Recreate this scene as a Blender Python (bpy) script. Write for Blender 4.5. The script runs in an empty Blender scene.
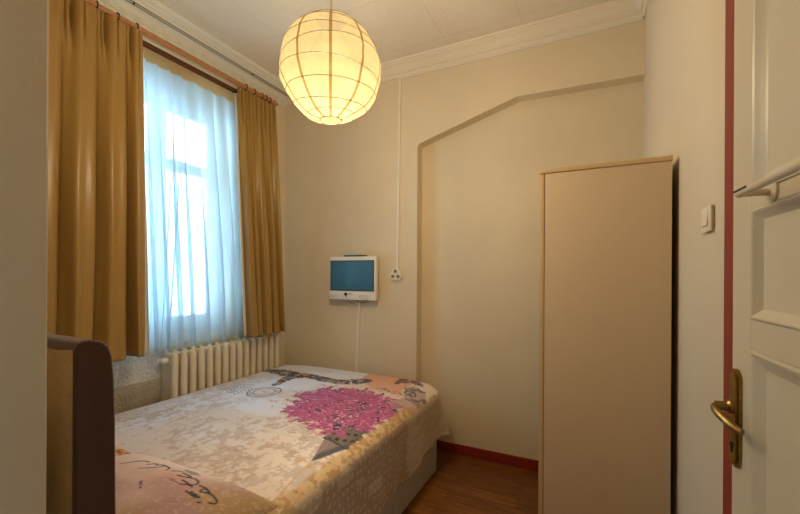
import bpy, bmesh, math, random
import numpy as np
from mathutils import Vector, Matrix
random.seed(7)
PI = math.pi
SC = bpy.context.scene
COL = SC.collection

# ------------------------------------------------------------------ helpers
def lin(c):
    return tuple(((x/255)/12.92 if x/255 <= .04045 else ((x/255+.055)/1.055)**2.4) for x in c)

def tag(o, label=None, cat=None, group=None, kind=None):
    if label: o['label'] = label
    if cat: o['category'] = cat
    if group: o['group'] = group
    if kind: o['kind'] = kind
    return o

def empty(name, loc, label, cat, group=None):
    o = bpy.data.objects.new(name, None); COL.objects.link(o)
    o.location = loc; o.empty_display_size = .05
    return tag(o, label, cat, group)

def world_loc(o):
    v = Vector((0, 0, 0))
    while o: v += o.location; o = o.parent
    return v

def link(name, me, m, parent=None, smooth=True, label=None, sharp=38):
    """mesh is written in world coordinates; origin goes to the parent's base"""
    if parent is not None:
        me.transform(Matrix.Translation(-world_loc(parent)))
    if m is not None: me.materials.append(m)
    if smooth:
        me.polygons.foreach_set('use_smooth', [True]*len(me.polygons))
        me.set_sharp_from_angle(angle=math.radians(sharp))
    o = bpy.data.objects.new(name, me); COL.objects.link(o)
    if parent is not None: o.parent = parent
    if label: o['label'] = label
    return o

def obj(name, bm, m, parent=None, smooth=True, label=None, kind=None, sharp=38):
    bmesh.ops.recalc_face_normals(bm, faces=bm.faces)
    me = bpy.data.meshes.new(name); bm.to_mesh(me); bm.free()
    o = link(name, me, m, parent, smooth, label, sharp)
    if kind: o['kind'] = kind
    return o

def BM(): return bmesh.new()

def box(bm, lo, hi, bev=0.0, seg=2):
    r = bmesh.ops.create_cube(bm, size=1)
    c = [(a+b)/2 for a, b in zip(lo, hi)]; s = [b-a for a, b in zip(lo, hi)]
    for v in r['verts']:
        v.co = Vector((c[0]+v.co.x*s[0], c[1]+v.co.y*s[1], c[2]+v.co.z*s[2]))
    if bev > 0:
        es = list({e for v in r['verts'] for e in v.link_edges})
        bmesh.ops.bevel(bm, geom=es, offset=bev, segments=seg, profile=.5, affect='EDGES', clamp_overlap=True)
    return bm

def tube(bm, pts, r, n=10, caps=True, closed=False):
    pts = [Vector(p) for p in pts]; rings = []
    rs = r if isinstance(r, (list, tuple)) else [r]*len(pts)
    N = len(pts); prev = None
    for i, p in enumerate(pts):
        if closed: t = pts[(i+1) % N]-pts[i-1]
        else: t = pts[min(i+1, N-1)]-pts[max(i-1, 0)]
        t.normalize()
        if prev is None:
            a = Vector((0, 0, 1)) if abs(t.z) < .9 else Vector((1, 0, 0))
            u = t.cross(a).normalized()
        else:
            u = (prev-t*prev.dot(t)).normalized()
        prev = u; w = t.cross(u)
        rings.append([bm.verts.new(p+(u*math.cos(2*PI*k/n)+w*math.sin(2*PI*k/n))*rs[i]) for k in range(n)])
    M = N if closed else N-1
    for i in range(M):
        a, b = rings[i], rings[(i+1) % N]
        for k in range(n):
            bm.faces.new((a[k], a[(k+1) % n], b[(k+1) % n], b[k]))
    if caps and not closed:
        bm.faces.new(rings[0]); bm.faces.new(list(reversed(rings[-1])))
    return bm

def lathe(bm, prof, origin, axis=(0, 0, 1), n=24):
    ax = Vector(axis).normalized()
    a = Vector((0, 0, 1)) if abs(ax.z) < .9 else Vector((1, 0, 0))
    u = ax.cross(a).normalized(); w = ax.cross(u); o = Vector(origin); rings = []
    for (r, h) in prof:
        if r < 1e-6: rings.append([bm.verts.new(o+ax*h)])
        else: rings.append([bm.verts.new(o+ax*h+(u*math.cos(2*PI*k/n)+w*math.sin(2*PI*k/n))*r) for k in range(n)])
    for i in range(len(rings)-1):
        A, B = rings[i], rings[i+1]
        for k in range(n):
            f = [A[k % len(A)], A[(k+1) % len(A)], B[(k+1) % len(B)], B[k % len(B)]]
            f2 = []
            for v in f:
                if v not in f2: f2.append(v)
            if len(f2) > 2: bm.faces.new(f2)
    return bm

def prism(bm, pts, vec):
    """closed outline pushed along vec"""
    vec = Vector(vec)
    a = [bm.verts.new(p) for p in pts]; b = [bm.verts.new(Vector(p)+vec) for p in pts]
    bm.faces.new(a); bm.faces.new(list(reversed(b)))
    n = len(pts)
    for i in range(n): bm.faces.new((a[i], b[i], b[(i+1) % n], a[(i+1) % n]))
    return bm

def grid_mesh(name, P, closed_u=False):
    """P: (nu,nv,3) numpy -> quad mesh"""
    nu, nv = P.shape[:2]
    me = bpy.data.meshes.new(name)
    idx = np.arange(nu*nv).reshape(nu, nv)
    a = idx[:-1, :-1].ravel(); b = idx[1:, :-1].ravel(); c = idx[1:, 1:].ravel(); d = idx[:-1, 1:].ravel()
    q = np.stack([a, b, c, d], 1)
    if closed_u:
        q = np.concatenate([q, np.stack([idx[-1, :-1], idx[0, :-1], idx[0, 1:], idx[-1, 1:]], 1)])
    me.vertices.add(nu*nv); me.vertices.foreach_set('co', P.reshape(-1).astype(np.float32))
    me.loops.add(q.size); me.loops.foreach_set('vertex_index', q.ravel().astype(np.int32))
    me.polygons.add(len(q)); me.polygons.foreach_set('loop_start', np.arange(0, q.size, 4).astype(np.int32))
    me.polygons.foreach_set('loop_total', np.full(len(q), 4, np.int32))
    me.update(calc_edges=True); me.validate()
    return me

# ------------------------------------------------------------------ materials
def mat(name, base, rough=.6, metal=0., spec=.5, bump=None, var=None, coat=0., sheen=0.):
    """base srgb 0-255; bump=(scale,strength,distance[,detail]); var=(scale,amount)"""
    m = bpy.data.materials.new(name); m.use_nodes = True
    nt = m.node_tree; b = nt.nodes['Principled BSDF']
    b.inputs['Base Color'].default_value = (*lin(base), 1)
    b.inputs['Roughness'].default_value = rough; b.inputs['Metallic'].default_value = metal
    b.inputs['Specular IOR Level'].default_value = spec
    b.inputs['Coat Weight'].default_value = coat; b.inputs['Sheen Weight'].default_value = sheen
    tc = nt.nodes.new('ShaderNodeTexCoord'); geo = nt.nodes.new('ShaderNodeNewGeometry')
    if var:
        n = nt.nodes.new('ShaderNodeTexNoise'); n.inputs['Scale'].default_value = var[0]; n.inputs['Detail'].default_value = 4
        nt.links.new(geo.outputs['Position'], n.inputs['Vector'])
        mr = nt.nodes.new('ShaderNodeMapRange'); mr.inputs[1].default_value = .3; mr.inputs[2].default_value = .7
        mr.inputs[3].default_value = 1-var[1]; mr.inputs[4].default_value = 1+var[1]*.5
        nt.links.new(n.outputs['Fac'], mr.inputs[0])
        mx = nt.nodes.new('ShaderNodeVectorMath'); mx.operation = 'SCALE'
        mx.inputs[0].default_value = lin(base); nt.links.new(mr.outputs[0], mx.inputs['Scale'])
        nt.links.new(mx.outputs[0], b.inputs['Base Color'])
    if bump:
        n = nt.nodes.new('ShaderNodeTexNoise'); n.inputs['Scale'].default_value = bump[0]
        n.inputs['Detail'].default_value = bump[3] if len(bump) > 3 else 3
        nt.links.new(geo.outputs['Position'], n.inputs['Vector'])
        bp = nt.nodes.new('ShaderNodeBump'); bp.inputs['Strength'].default_value = bump[1]; bp.inputs['Distance'].default_value = bump[2]
        nt.links.new(n.outputs['Fac'], bp.inputs['Height']); nt.links.new(bp.outputs[0], b.inputs['Normal'])
    return m

def N(nt, t, **kw):
    n = nt.nodes.new(t)
    for k, v in kw.items(): setattr(n, k, v)
    return n

M = {}
WALL = (227, 212, 181)
M['wall'] = mat('cream wall paint', WALL, .55, bump=(60, .15, .004, 5), var=(3, .04))
M['pier'] = mat('tan passage paint', (206, 186, 152), .55, bump=(60, .15, .004, 5), var=(3, .04))
M['wall_r'] = mat('cream wall paint right', (224, 212, 188), .55, bump=(40, .12, .004, 5), var=(3, .03))
M['niche'] = mat('cream niche paint', (226, 212, 184), .55, bump=(50, .15, .004, 5), var=(2.5, .05))
M['cornice'] = mat('cornice white', (238, 228, 206), .5, bump=(30, .1, .003))
M['plaster'] = mat('rough white plaster', (226, 226, 220), .8, bump=(55, 1., .02, 6), var=(12, .1))
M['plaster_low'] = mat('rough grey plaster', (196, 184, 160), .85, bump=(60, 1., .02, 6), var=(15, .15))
M['white_paint'] = mat('white gloss paint', (232, 230, 220), .35, bump=(20, .05, .002))
M['door'] = mat('door cream gloss', (222, 214, 190), .33, bump=(14, .12, .004, 3), var=(5, .03))
M['red'] = mat('red gloss paint', (142, 40, 22), .5, bump=(30, .1, .002), var=(14, .12))
M['pvc'] = mat('white pvc', (236, 230, 216), .4)
M['rad'] = mat('radiator enamel', (226, 214, 188), .28, bump=(12, .06, .003), var=(9, .04))
M['wood_rod'] = mat('varnished rod wood', (178, 122, 72), .32, bump=(30, .1, .002), var=(20, .2), coat=.3)
M['wood_dark'] = mat('dark varnished ring wood', (104, 58, 26), .4)
M['brown_rail'] = mat('dark brown rail', (96, 52, 24), .45)
M['ward'] = mat('wardrobe laminate', (224, 204, 174), .4, bump=(200, .03, .001), var=(1.5, .02))
M['ward_edge'] = mat('wardrobe edge band', (224, 196, 150), .4)
M['ward_dark'] = mat('wardrobe back board', (120, 84, 50), .6)
M['brass'] = mat('aged brass', (158, 130, 56), .35, 1., bump=(60, .2, .002), var=(60, .35))
M['bronze'] = mat('worn bronze lever', (156, 132, 84), .34, 1., var=(40, .3))
M['tv'] = mat('tv casing off white', (240, 238, 230), .35)
M['screen'] = mat('tv screen glass', (62, 118, 152), .35, spec=.6)  # blue reflection is put into the base colour
M['black'] = mat('black plastic', (22, 22, 24), .4)
M['bluegrey'] = mat('blue grey plastic', (70, 96, 108), .35)
M['grey'] = mat('grey metal', (128, 124, 116), .4, .6)
M['velvet'] = mat('brown velvet', (74, 44, 33), .8, sheen=.35, bump=(240, .2, .002), var=(14, .1))
M['lining'] = mat('beige lining felt', (196, 172, 128), .95, bump=(60, .5, .006, 5), var=(9, .25))
M['bedbase'] = mat('grey beige upholstery', (176, 162, 140), .9, bump=(300, .3, .003), var=(25, .08))
M['mattress'] = mat('mattress white', (215, 210, 200), .9)
M['cable'] = mat('dark cable', (60, 50, 40), .6)
M['cord'] = mat('lamp cord', (196, 164, 98), .6)

# gold satin curtain
def satin(name, base, back):
    m = mat(name, base, .36, 0, .55, bump=(700, .12, .001), sheen=.12)
    nt = m.node_tree; b = nt.nodes['Principled BSDF']
    b.inputs['Anisotropic'].default_value = .4
    return m
M['satin'] = satin('gold brown satin', (158, 124, 60), None)
M['satin_r'] = M['satin']
M['hem'] = mat('white curtain lining', (220, 214, 200), .9)

# sheer voile
def sheer(name, col, tr, fac):
    """woven voile: the flatter one looks along the cloth, the more threads are in the way"""
    m = bpy.data.materials.new(name); m.use_nodes = True; nt = m.node_tree; nt.nodes.clear()
    out = N(nt, 'ShaderNodeOutputMaterial'); t = N(nt, 'ShaderNodeBsdfTransparent'); d = N(nt, 'ShaderNodeBsdfDiffuse'); tl = N(nt, 'ShaderNodeBsdfTranslucent')
    t.inputs[0].default_value = (*tr, 1)
    for q in (d, tl): q.inputs[0].default_value = (*lin(col), 1)
    geo = N(nt, 'ShaderNodeNewGeometry'); dt = N(nt, 'ShaderNodeVectorMath', operation='DOT_PRODUCT')
    nt.links.new(geo.outputs['Normal'], dt.inputs[0]); nt.links.new(geo.outputs['Incoming'], dt.inputs[1])
    ab = N(nt, 'ShaderNodeMath', operation='ABSOLUTE'); nt.links.new(dt.outputs['Value'], ab.inputs[0])
    mxx = N(nt, 'ShaderNodeMath', operation='MAXIMUM'); mxx.inputs[1].default_value = .12; nt.links.new(ab.outputs[0], mxx.inputs[0])
    dv = N(nt, 'ShaderNodeMath', operation='DIVIDE'); dv.inputs[0].default_value = 1; nt.links.new(mxx.outputs[0], dv.inputs[1])
    pw = N(nt, 'ShaderNodeMath', operation='POWER'); pw.inputs[0].default_value = 1-fac; nt.links.new(dv.outputs[0], pw.inputs[1])
    m1 = N(nt, 'ShaderNodeMixShader'); m1.inputs[0].default_value = .6
    m2 = N(nt, 'ShaderNodeMixShader'); nt.links.new(pw.outputs[0], m2.inputs[0])
    nt.links.new(d.outputs[0], m1.inputs[1]); nt.links.new(tl.outputs[0], m1.inputs[2])
    nt.links.new(m1.outputs[0], m2.inputs[1]); nt.links.new(t.outputs[0], m2.inputs[2]); nt.links.new(m2.outputs[0], out.inputs[0])
    return m
M['voile'] = sheer('white voile', (220, 229, 235), (.94, .98, 1.), .50)
M['tape'] = sheer('voile header tape', (216, 180, 128), (1, .95, .85), .97)

# window glass: thin clear pane
def glass(name):
    m = bpy.data.materials.new(name); m.use_nodes = True; nt = m.node_tree; nt.nodes.clear()
    out = N(nt, 'ShaderNodeOutputMaterial'); t = N(nt, 'ShaderNodeBsdfTransparent'); g = N(nt, 'ShaderNodeBsdfGlossy')
    g.inputs['Roughness'].default_value = .02; t.inputs[0].default_value = (.96, .98, .99, 1)
    lw = N(nt, 'ShaderNodeFresnel'); lw.inputs[0].default_value = 1.45
    mx = N(nt, 'ShaderNodeMixShader')
    nt.links.new(lw.outputs[0], mx.inputs[0]); nt.links.new(t.outputs[0], mx.inputs[1]); nt.links.new(g.outputs[0], mx.inputs[2]); nt.links.new(mx.outputs[0], out.inputs[0])
    return m
M['glass'] = glass('window glass')

# rice paper: partly see-through, partly diffusing
def paper(name, tcol, through):
    m = bpy.data.materials.new(name); m.use_nodes = True; nt = m.node_tree; nt.nodes.clear()
    out = N(nt, 'ShaderNodeOutputMaterial'); t = N(nt, 'ShaderNodeBsdfTransparent'); tl = N(nt, 'ShaderNodeBsdfTranslucent')
    t.inputs[0].default_value = (1, .93, .8, 1)
    geo = N(nt, 'ShaderNodeNewGeometry'); n = N(nt, 'ShaderNodeTexNoise'); n.inputs['Scale'].default_value = 14; n.inputs['Detail'].default_value = 6
    nt.links.new(geo.outputs['Position'], n.inputs['Vector'])
    mr = N(nt, 'ShaderNodeMapRange'); mr.inputs[1].default_value = .3; mr.inputs[2].default_value = .7; mr.inputs[3].default_value = .86; mr.inputs[4].default_value = 1.08
    nt.links.new(n.outputs['Fac'], mr.inputs[0])
    sc = N(nt, 'ShaderNodeVectorMath', operation='SCALE'); sc.inputs[0].default_value = tcol
    nt.links.new(mr.outputs[0], sc.inputs['Scale']); nt.links.new(sc.outputs[0], tl.inputs[0])
    df = N(nt, 'ShaderNodeBsdfDiffuse'); nt.links.new(sc.outputs[0], df.inputs[0])
    ad = N(nt, 'ShaderNodeAddShader'); nt.links.new(tl.outputs[0], ad.inputs[0]); nt.links.new(df.outputs[0], ad.inputs[1])
    mx = N(nt, 'ShaderNodeMixShader'); mx.inputs[0].default_value = 1-through
    nt.links.new(t.outputs[0], mx.inputs[1]); nt.links.new(ad.outputs[0], mx.inputs[2]); nt.links.new(mx.outputs[0], out.inputs[0])
    return m
PAPER = (.055, .0445, .0235)
M['paper'] = paper('rice paper', PAPER, .45)
M['seam'] = paper('doubled rice paper seam', tuple(c*k for c, k in zip(PAPER, (.74, .58, .36))), .1)
M['wire'] = mat('hoop wire', (58, 50, 16), .6)

# embossed ceiling paper with panel seams
def ceiling_mat():
    m = mat('embossed ceiling paper', (226, 214, 192), .7)
    nt = m.node_tree; b = nt.nodes['Principled BSDF']
    geo = N(nt, 'ShaderNodeNewGeometry')
    v = N(nt, 'ShaderNodeTexVoronoi'); v.feature = 'DISTANCE_TO_EDGE'; v.inputs['Scale'].default_value = 42
    n = N(nt, 'ShaderNodeTexNoise'); n.inputs['Scale'].default_value = 30; n.inputs['Detail'].default_value = 5; n.inputs['Distortion'].default_value = 1.2
    warp = N(nt, 'ShaderNodeMixRGB'); warp.inputs[0].default_value = .06
    nt.links.new(geo.outputs['Position'], warp.inputs[1]); nt.links.new(n.outputs['Color'], warp.inputs[2])
    nt.links.new(warp.outputs[0], v.inputs['Vector']); nt.links.new(geo.outputs['Position'], n.inputs['Vector'])
    add = N(nt, 'ShaderNodeMath', operation='ADD')
    mm = N(nt, 'ShaderNodeMath', operation='MULTIPLY'); mm.inputs[1].default_value = 1.6
    nt.links.new(v.outputs[0], mm.inputs[0]); nt.links.new(mm.outputs[0], add.inputs[0]); nt.links.new(n.outputs['Fac'], add.inputs[1])
    bp = N(nt, 'ShaderNodeBump'); bp.inputs['Strength'].default_value = .5; bp.inputs['Distance'].default_value = .007
    nt.links.new(add.outputs[0], bp.inputs['Height']); nt.links.new(bp.outputs[0], b.inputs['Normal'])
    # seams every half metre
    br = N(nt, 'ShaderNodeTexBrick'); br.offset = 0
    br.inputs['Color1'].default_value = (*lin((238, 228, 208)), 1); br.inputs['Color2'].default_value = (*lin((238, 228, 208)), 1)
    br.inputs['Mortar'].default_value = (*lin((224, 213, 192)), 1)
    br.inputs['Scale'].default_value = 1; br.inputs['Mortar Size'].default_value = .0022; br.inputs['Brick Width'].default_value = .49; br.inputs['Row Height'].default_value = .49
    mp = N(nt, 'ShaderNodeMapping'); mp.inputs['Location'].default_value = (.39+.49*10, -1.94+.49*10, 0)
    nt.links.new(geo.outputs['Position'], mp.inputs['Vector']); nt.links.new(mp.outputs[0], br.inputs['Vector'])
    nt.links.new(br.outputs['Color'], b.inputs['Base Color'])
    return m
M['ceiling'] = ceiling_mat()

def floor_mat():
    m = mat('laminate floor', (120, 74, 34), .34)
    nt = m.node_tree; b = nt.nodes['Principled BSDF']
    geo = N(nt, 'ShaderNodeNewGeometry')
    br = N(nt, 'ShaderNodeTexBrick'); br.offset = .37; br.offset_frequency = 2
    br.inputs['Color1'].default_value = (*lin((152, 98, 44)), 1); br.inputs['Color2'].default_value = (*lin((118, 72, 30)), 1)
    br.inputs['Mortar'].default_value = (*lin((60, 32, 12)), 1); br.inputs['Mortar Size'].default_value = .0012
    br.inputs['Scale'].default_value = 1; br.inputs['Brick Width'].default_value = .62; br.inputs['Row Height'].default_value = .098
    mp0 = N(nt, 'ShaderNodeMapping'); mp0.inputs['Location'].default_value = (5.1, 5.02, 0)
    nt.links.new(geo.outputs['Position'], mp0.inputs['Vector']); nt.links.new(mp0.outputs[0], br.inputs['Vector'])
    mp = N(nt, 'ShaderNodeMapping'); mp.inputs['Scale'].default_value = (3, 40, 1)
    nt.links.new(geo.outputs['Position'], mp.inputs['Vector'])
    n = N(nt, 'ShaderNodeTexNoise'); n.inputs['Scale'].default_value = 1.6; n.inputs['Detail'].default_value = 6; n.inputs['Distortion'].default_value = .8
    nt.links.new(mp.outputs[0], n.inputs['Vector'])
    cr = N(nt, 'ShaderNodeValToRGB'); cr.color_ramp.elements[0].position = .3; cr.color_ramp.elements[0].color = (.45, .4, .36, 1)
    cr.color_ramp.elements[1].position = .72; cr.color_ramp.elements[1].color = (1.25, 1.2, 1.1, 1)
    nt.links.new(n.outputs['Fac'], cr.inputs[0])
    # knots
    k = N(nt, 'ShaderNodeTexVoronoi'); k.inputs['Scale'].default_value = 4.2
    mk = N(nt, 'ShaderNodeMapping'); mk.inputs['Scale'].default_value = (.8, 1.5, 1); nt.links.new(geo.outputs['Position'], mk.inputs['Vector']); nt.links.new(mk.outputs[0], k.inputs['Vector'])
    kr = N(nt, 'ShaderNodeMapRange'); kr.inputs[1].default_value = .03; kr.inputs[2].default_value = .11; kr.inputs[3].default_value = .45; kr.inputs[4].default_value = 1
    nt.links.new(k.outputs['Distance'], kr.inputs[0])
    mu = N(nt, 'ShaderNodeMixRGB', blend_type='MULTIPLY'); mu.inputs[0].default_value = 1
    nt.links.new(br.outputs['Color'], mu.inputs[1]); nt.links.new(cr.outputs[0], mu.inputs[2])
    s2 = N(nt, 'ShaderNodeVectorMath', operation='SCALE'); nt.links.new(mu.outputs[0], s2.inputs[0]); nt.links.new(kr.outputs[0], s2.inputs['Scale'])
    nt.links.new(s2.outputs[0], b.inputs['Base Color'])
    return m
M['floor'] = floor_mat()

def attr_mat(name, rough=.85, bumps=(420, .25, .002)):
    m = mat(name, (200, 190, 180), rough, bump=bumps, sheen=.1)
    nt = m.node_tree; b = nt.nodes['Principled BSDF']
    a = N(nt, 'ShaderNodeAttribute'); a.attribute_name = 'print'
    nt.links.new(a.outputs['Color'], b.inputs['Base Color'])
    return m
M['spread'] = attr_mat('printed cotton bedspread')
M['pillowcase'] = attr_mat('printed cotton pillowcase')
M['peachcase'] = attr_mat('peach printed pillowcase')

# ------------------------------------------------------------------ room
XL, XR, YB, YN, ZC = -2.43, .28, 2.63, 2.72, 2.88
YF = .30            # inner face of the front wall
XP = -.757          # end face of the front wall
YE = -1.5           # end of entrance passage
def struct(name, bm, m, parent=None, smooth=False, label=None):
    o = obj(name, bm, m, parent, smooth, label)
    if parent is None: o['kind'] = 'structure'
    return o
struct('floor', box(BM(), (-2.75, YE-.1, -.1), (XR+.12, YN+.12, 0)), M['floor'])
struct('ceiling', box(BM(), (-2.75, YE-.1, ZC), (XR+.12, YN+.12, ZC+.1)), M['ceiling'])
# back wall: full-height slab plus the raised chimney breast and lintel (leaving the shallow niche)
bm = BM()
prism(bm, [(-2.75, YB, 0), (-1.152, YB, 0), (-1.152, YB, 2.252), (-1.140, YB, 2.272), (-.442, YB, 2.482), (XR, YB, 2.470), (XR, YB, ZC), (-2.75, YB, ZC)], (0, YN-YB, 0))
box(bm, (-2.75, YN, 0), (XR+.12, YN+.12, ZC))
o = struct('wall_back', bm, M['wall'])
struct('wall_right', box(BM(), (XR, .99, 0), (XR+.12, YN, ZC)), M['wall_r'])
bm = BM(); box(bm, (XR, YE, 0), (XR+.12, .12, ZC)); box(bm, (XR, .12, 2.14), (XR+.12, .99, ZC))
struct('wall_right', bm, M['wall_r'])
# window wall
WY0, WY1, WZ0, WZ1 = 1.10, 2.06, .90, 2.60
bm = BM()
box(bm, (-2.75, YF-.3, 0), (XL, WY0, ZC)); box(bm, (-2.75, WY1, 0), (XL, YB, ZC))
box(bm, (-2.75, WY0, WZ1), (XL, WY1, ZC)); box(bm, (-2.75, WY0, .80), (XL, WY1, WZ0))
struct('wall_left', bm, M['wall'])
bm = BM(); box(bm, (-2.75, WY0, .0), (XL-.012, WY1, .80)); struct('wall_left', bm, M['plaster'])
# dado patches of bare plaster below the window, either side of a shallow ledge
struct('trim_1', box(BM(), (XL-.02, .5, .648), (XL+.006, 1.60, .86)), M['plaster'])
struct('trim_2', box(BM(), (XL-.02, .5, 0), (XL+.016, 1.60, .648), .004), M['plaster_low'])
struct('wall_front', box(BM(), (-2.75, YE, 0), (XP, YF, ZC), .004, 2), M['pier'])
struct('wall_entrance', box(BM(), (XP, YE-.1, 0), (XR, YE, ZC)), M['wall'])

# cornices: profile (offset from wall, z) swept along the wall
CP = [(0, 2.775), (.010, 2.775), (.014, 2.792), (.020, 2.796), (.030, 2.800), (.038, 2.812), (.055, 2.836), (.075, 2.852), (.083, 2.856), (.087, 2.864), (.100, 2.868), (.104, 2.880), (0, 2.880)]
CPL = [(0, 2.775), (.012, 2.775), (.016, 2.790), (.028, 2.797), (.045, 2.815), (.050, 2.835), (.060, 2.842), (.135, 2.848), (.145, 2.856), (.165, 2.862), (.172, 2.880), (0, 2.880)]
CP = [(a, 2.88-(2.88-z)*.78) for a, z in CP]
bm = BM(); prism(bm, [(XL-.02, YB-a, z) for a, z in CP], (XR-XL+.02, 0, 0)); cb = struct('trim_3', bm, M['cornice'], smooth=False)
bm = BM(); prism(bm, [(XL+a, YF, z) for a, z in CPL], (0, YB-YF, 0)); cl = struct('trim_4', bm, M['white_paint'])
bm = BM(); prism(bm, [(XR-a, YE, z) for a, z in CP], (0, YB-YE, 0)); struct('trim_5', bm, M['cornice'])
bm = BM(); prism(bm, [(XL, YF+a, z) for a, z in CP], (XP-XL, 0, 0)); struct('trim_6', bm, M['cornice'])
# scalloped beads running on the cornices
def wavy(p0, p1, side, amp, wl, r, name, par):
    p0 = Vector(p0); p1 = Vector(p1); L = (p1-p0).length; d = (p1-p0)/L
    n = int(L/wl*10); pts = []
    for i in range(n+1):
        s = L*i/n; pts.append(p0+d*s+Vector(side)*amp*math.sin(2*PI*s/wl))
    o = obj(name, tube(BM(), pts, r, 6), M['cornice'], par)
    return o
wavy((XL+.024, YF+.01, 2.789), (XL+.024, YB-.03, 2.789), (.6, 0, .8), .009, .085, .0058, 'scalloped_bead', cl)
wavy((XL+.038, YF+.01, 2.801), (XL+.038, YB-.03, 2.801), (.6, 0, .8), .009, .085, .0045, 'scalloped_bead', cl)
wavy((XL+.03, YB-.034, 2.817), (XR-.03, YB-.034, 2.817), (0, -.5, .8), .005, .085, .0030, 'scalloped_bead', cb)
wavy((XL+.03, YB-.044, 2.830), (XR-.03, YB-.044, 2.830), (0, -.5, .8), .005, .085, .0026, 'scalloped_bead', cb)

# red baseboards
struct('baseboard_back', box(BM(), (-1.150, YN-.012, 0), (XR, YN, .072), .003), M['red'])
struct('baseboard_right', box(BM(), (XR-.012, 1.15, 0), (XR, YN-.012, .072), .003), M['red'])

# old twin rail on the cornice above the window
t = empty('ceiling_curtain_track', (-2.36, 1.4, 2.85), 'unused white twin curtain track fixed along the cornice above the wooden rod', 'curtain track')
obj('track_body', box(BM(), (-2.346, YF+.02, 2.832), (-2.306, 2.60, 2.8465), .002), M['white_paint'], t)
bm = BM()
for x in (-2.337, -2.315): box(bm, (x-.0022, YF+.02, 2.8295), (x+.0022, 2.595, 2.8326))
obj('track_slot', bm, M['grey'], t, label='thin grey slots along the track')
for y in (1.30, 2.16):
    obj('screw', lathe(BM(), [(0, -.002), (.006, -.002), (.006, .004), (0, .004)], (-2.326, y, 2.8295), (0, 0, 1), 12), M['black'], t, label='dark screw head')

# window ---------------------------------------------------------------
win = empty('window_1', (-2.62, (WY0+WY1)/2, WZ0), None, None); win['kind'] = 'structure'
def winbox(bm, y0, y1, z0, z1, x0=-2.64, x1=-2.58, bev=.006): return box(bm, (x0, y0, z0), (x1, y1, z1), bev)
bm = BM()
winbox(bm, WY0, WY1, WZ0, WZ0+.05, -2.68, -2.585); winbox(bm, WY0, WY1, 2.47, WZ1, -2.68, -2.585)
winbox(bm, WY0, WY0+.05, WZ0+.05, 2.47, -2.68, -2.585); winbox(bm, WY1-.05, WY1, WZ0+.05, 2.47, -2.68, -2.585)
winbox(bm, 1.588, 1.622, WZ0+.05, 2.47, -2.68, -2.585)
obj('window_frame', bm, M['white_paint'], win)
for (a, b) in ((WY0+.05, 1.588), (1.622, WY1-.05)):
    bm = BM(); z0, z1 = WZ0+.05, 2.47
    winbox(bm, a, b, z0, z0+.055); winbox(bm, a, b, z1-.055, z1); winbox(bm, a, a+.036, z0+.055, z1-.055); winbox(bm, b-.036, b, z0+.055, z1-.055)
    winbox(bm, a+.045, b-.045, 2.015, 2.090)
    s = obj('casement_sash', bm, M['white_paint'], win)
    bm = BM(); box(bm, (-2.612, a+.03, z0+.05), (-2.608, b-.03, 2.02)); box(bm, (-2.612, a+.03, 2.085), (-2.608, b-.03, z1-.05))
    obj('window_pane', bm, M['glass'], s, smooth=False)
obj('window_sill', box(BM(), (-2.585, WY0+.001, .885), (-2.425, WY1-.001, .90), .004), M['white_paint'], win)

# house across the lane, seen faintly through the glass, with a curled iron window grille
fac = empty('neighbouring_house', (-5.5, 4.5, -1.), 'pale house front across the lane behind the window voile', 'building')
obj('house_wall', box(BM(), (-5.9, 1.5, -1), (-5.5, 8.5, 2.55)), mat('pale render', (232, 234, 232), .9, var=(2, .05)), fac)
bm = BM(); box(bm, (-5.497, 4.30, 1.05), (-5.47, 5.20, 1.95)); wp = obj('house_window', bm, mat('pale far window', (196, 206, 212), .3), fac)
bm = BM()
for k in range(6):
    y = 4.35+.16*k; tube(bm, [(-5.44, y, 1.05), (-5.44, y, 1.95)], .008, 6)
for k in range(5):
    c = (-5.44, 4.43+.16*k, 1.5)
    tube(bm, [(c[0], c[1]+.06*math.cos(a*.4), c[2]+.06*math.sin(a*.4)) for a in range(16)], .006, 5, closed=True)
for z in (1.05, 1.95): tube(bm, [(-5.44, 4.3, z), (-5.44, 5.2, z)], .009, 6)
obj('window_grille', bm, mat('pale iron', (150, 160, 168), .5), wp)

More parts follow.
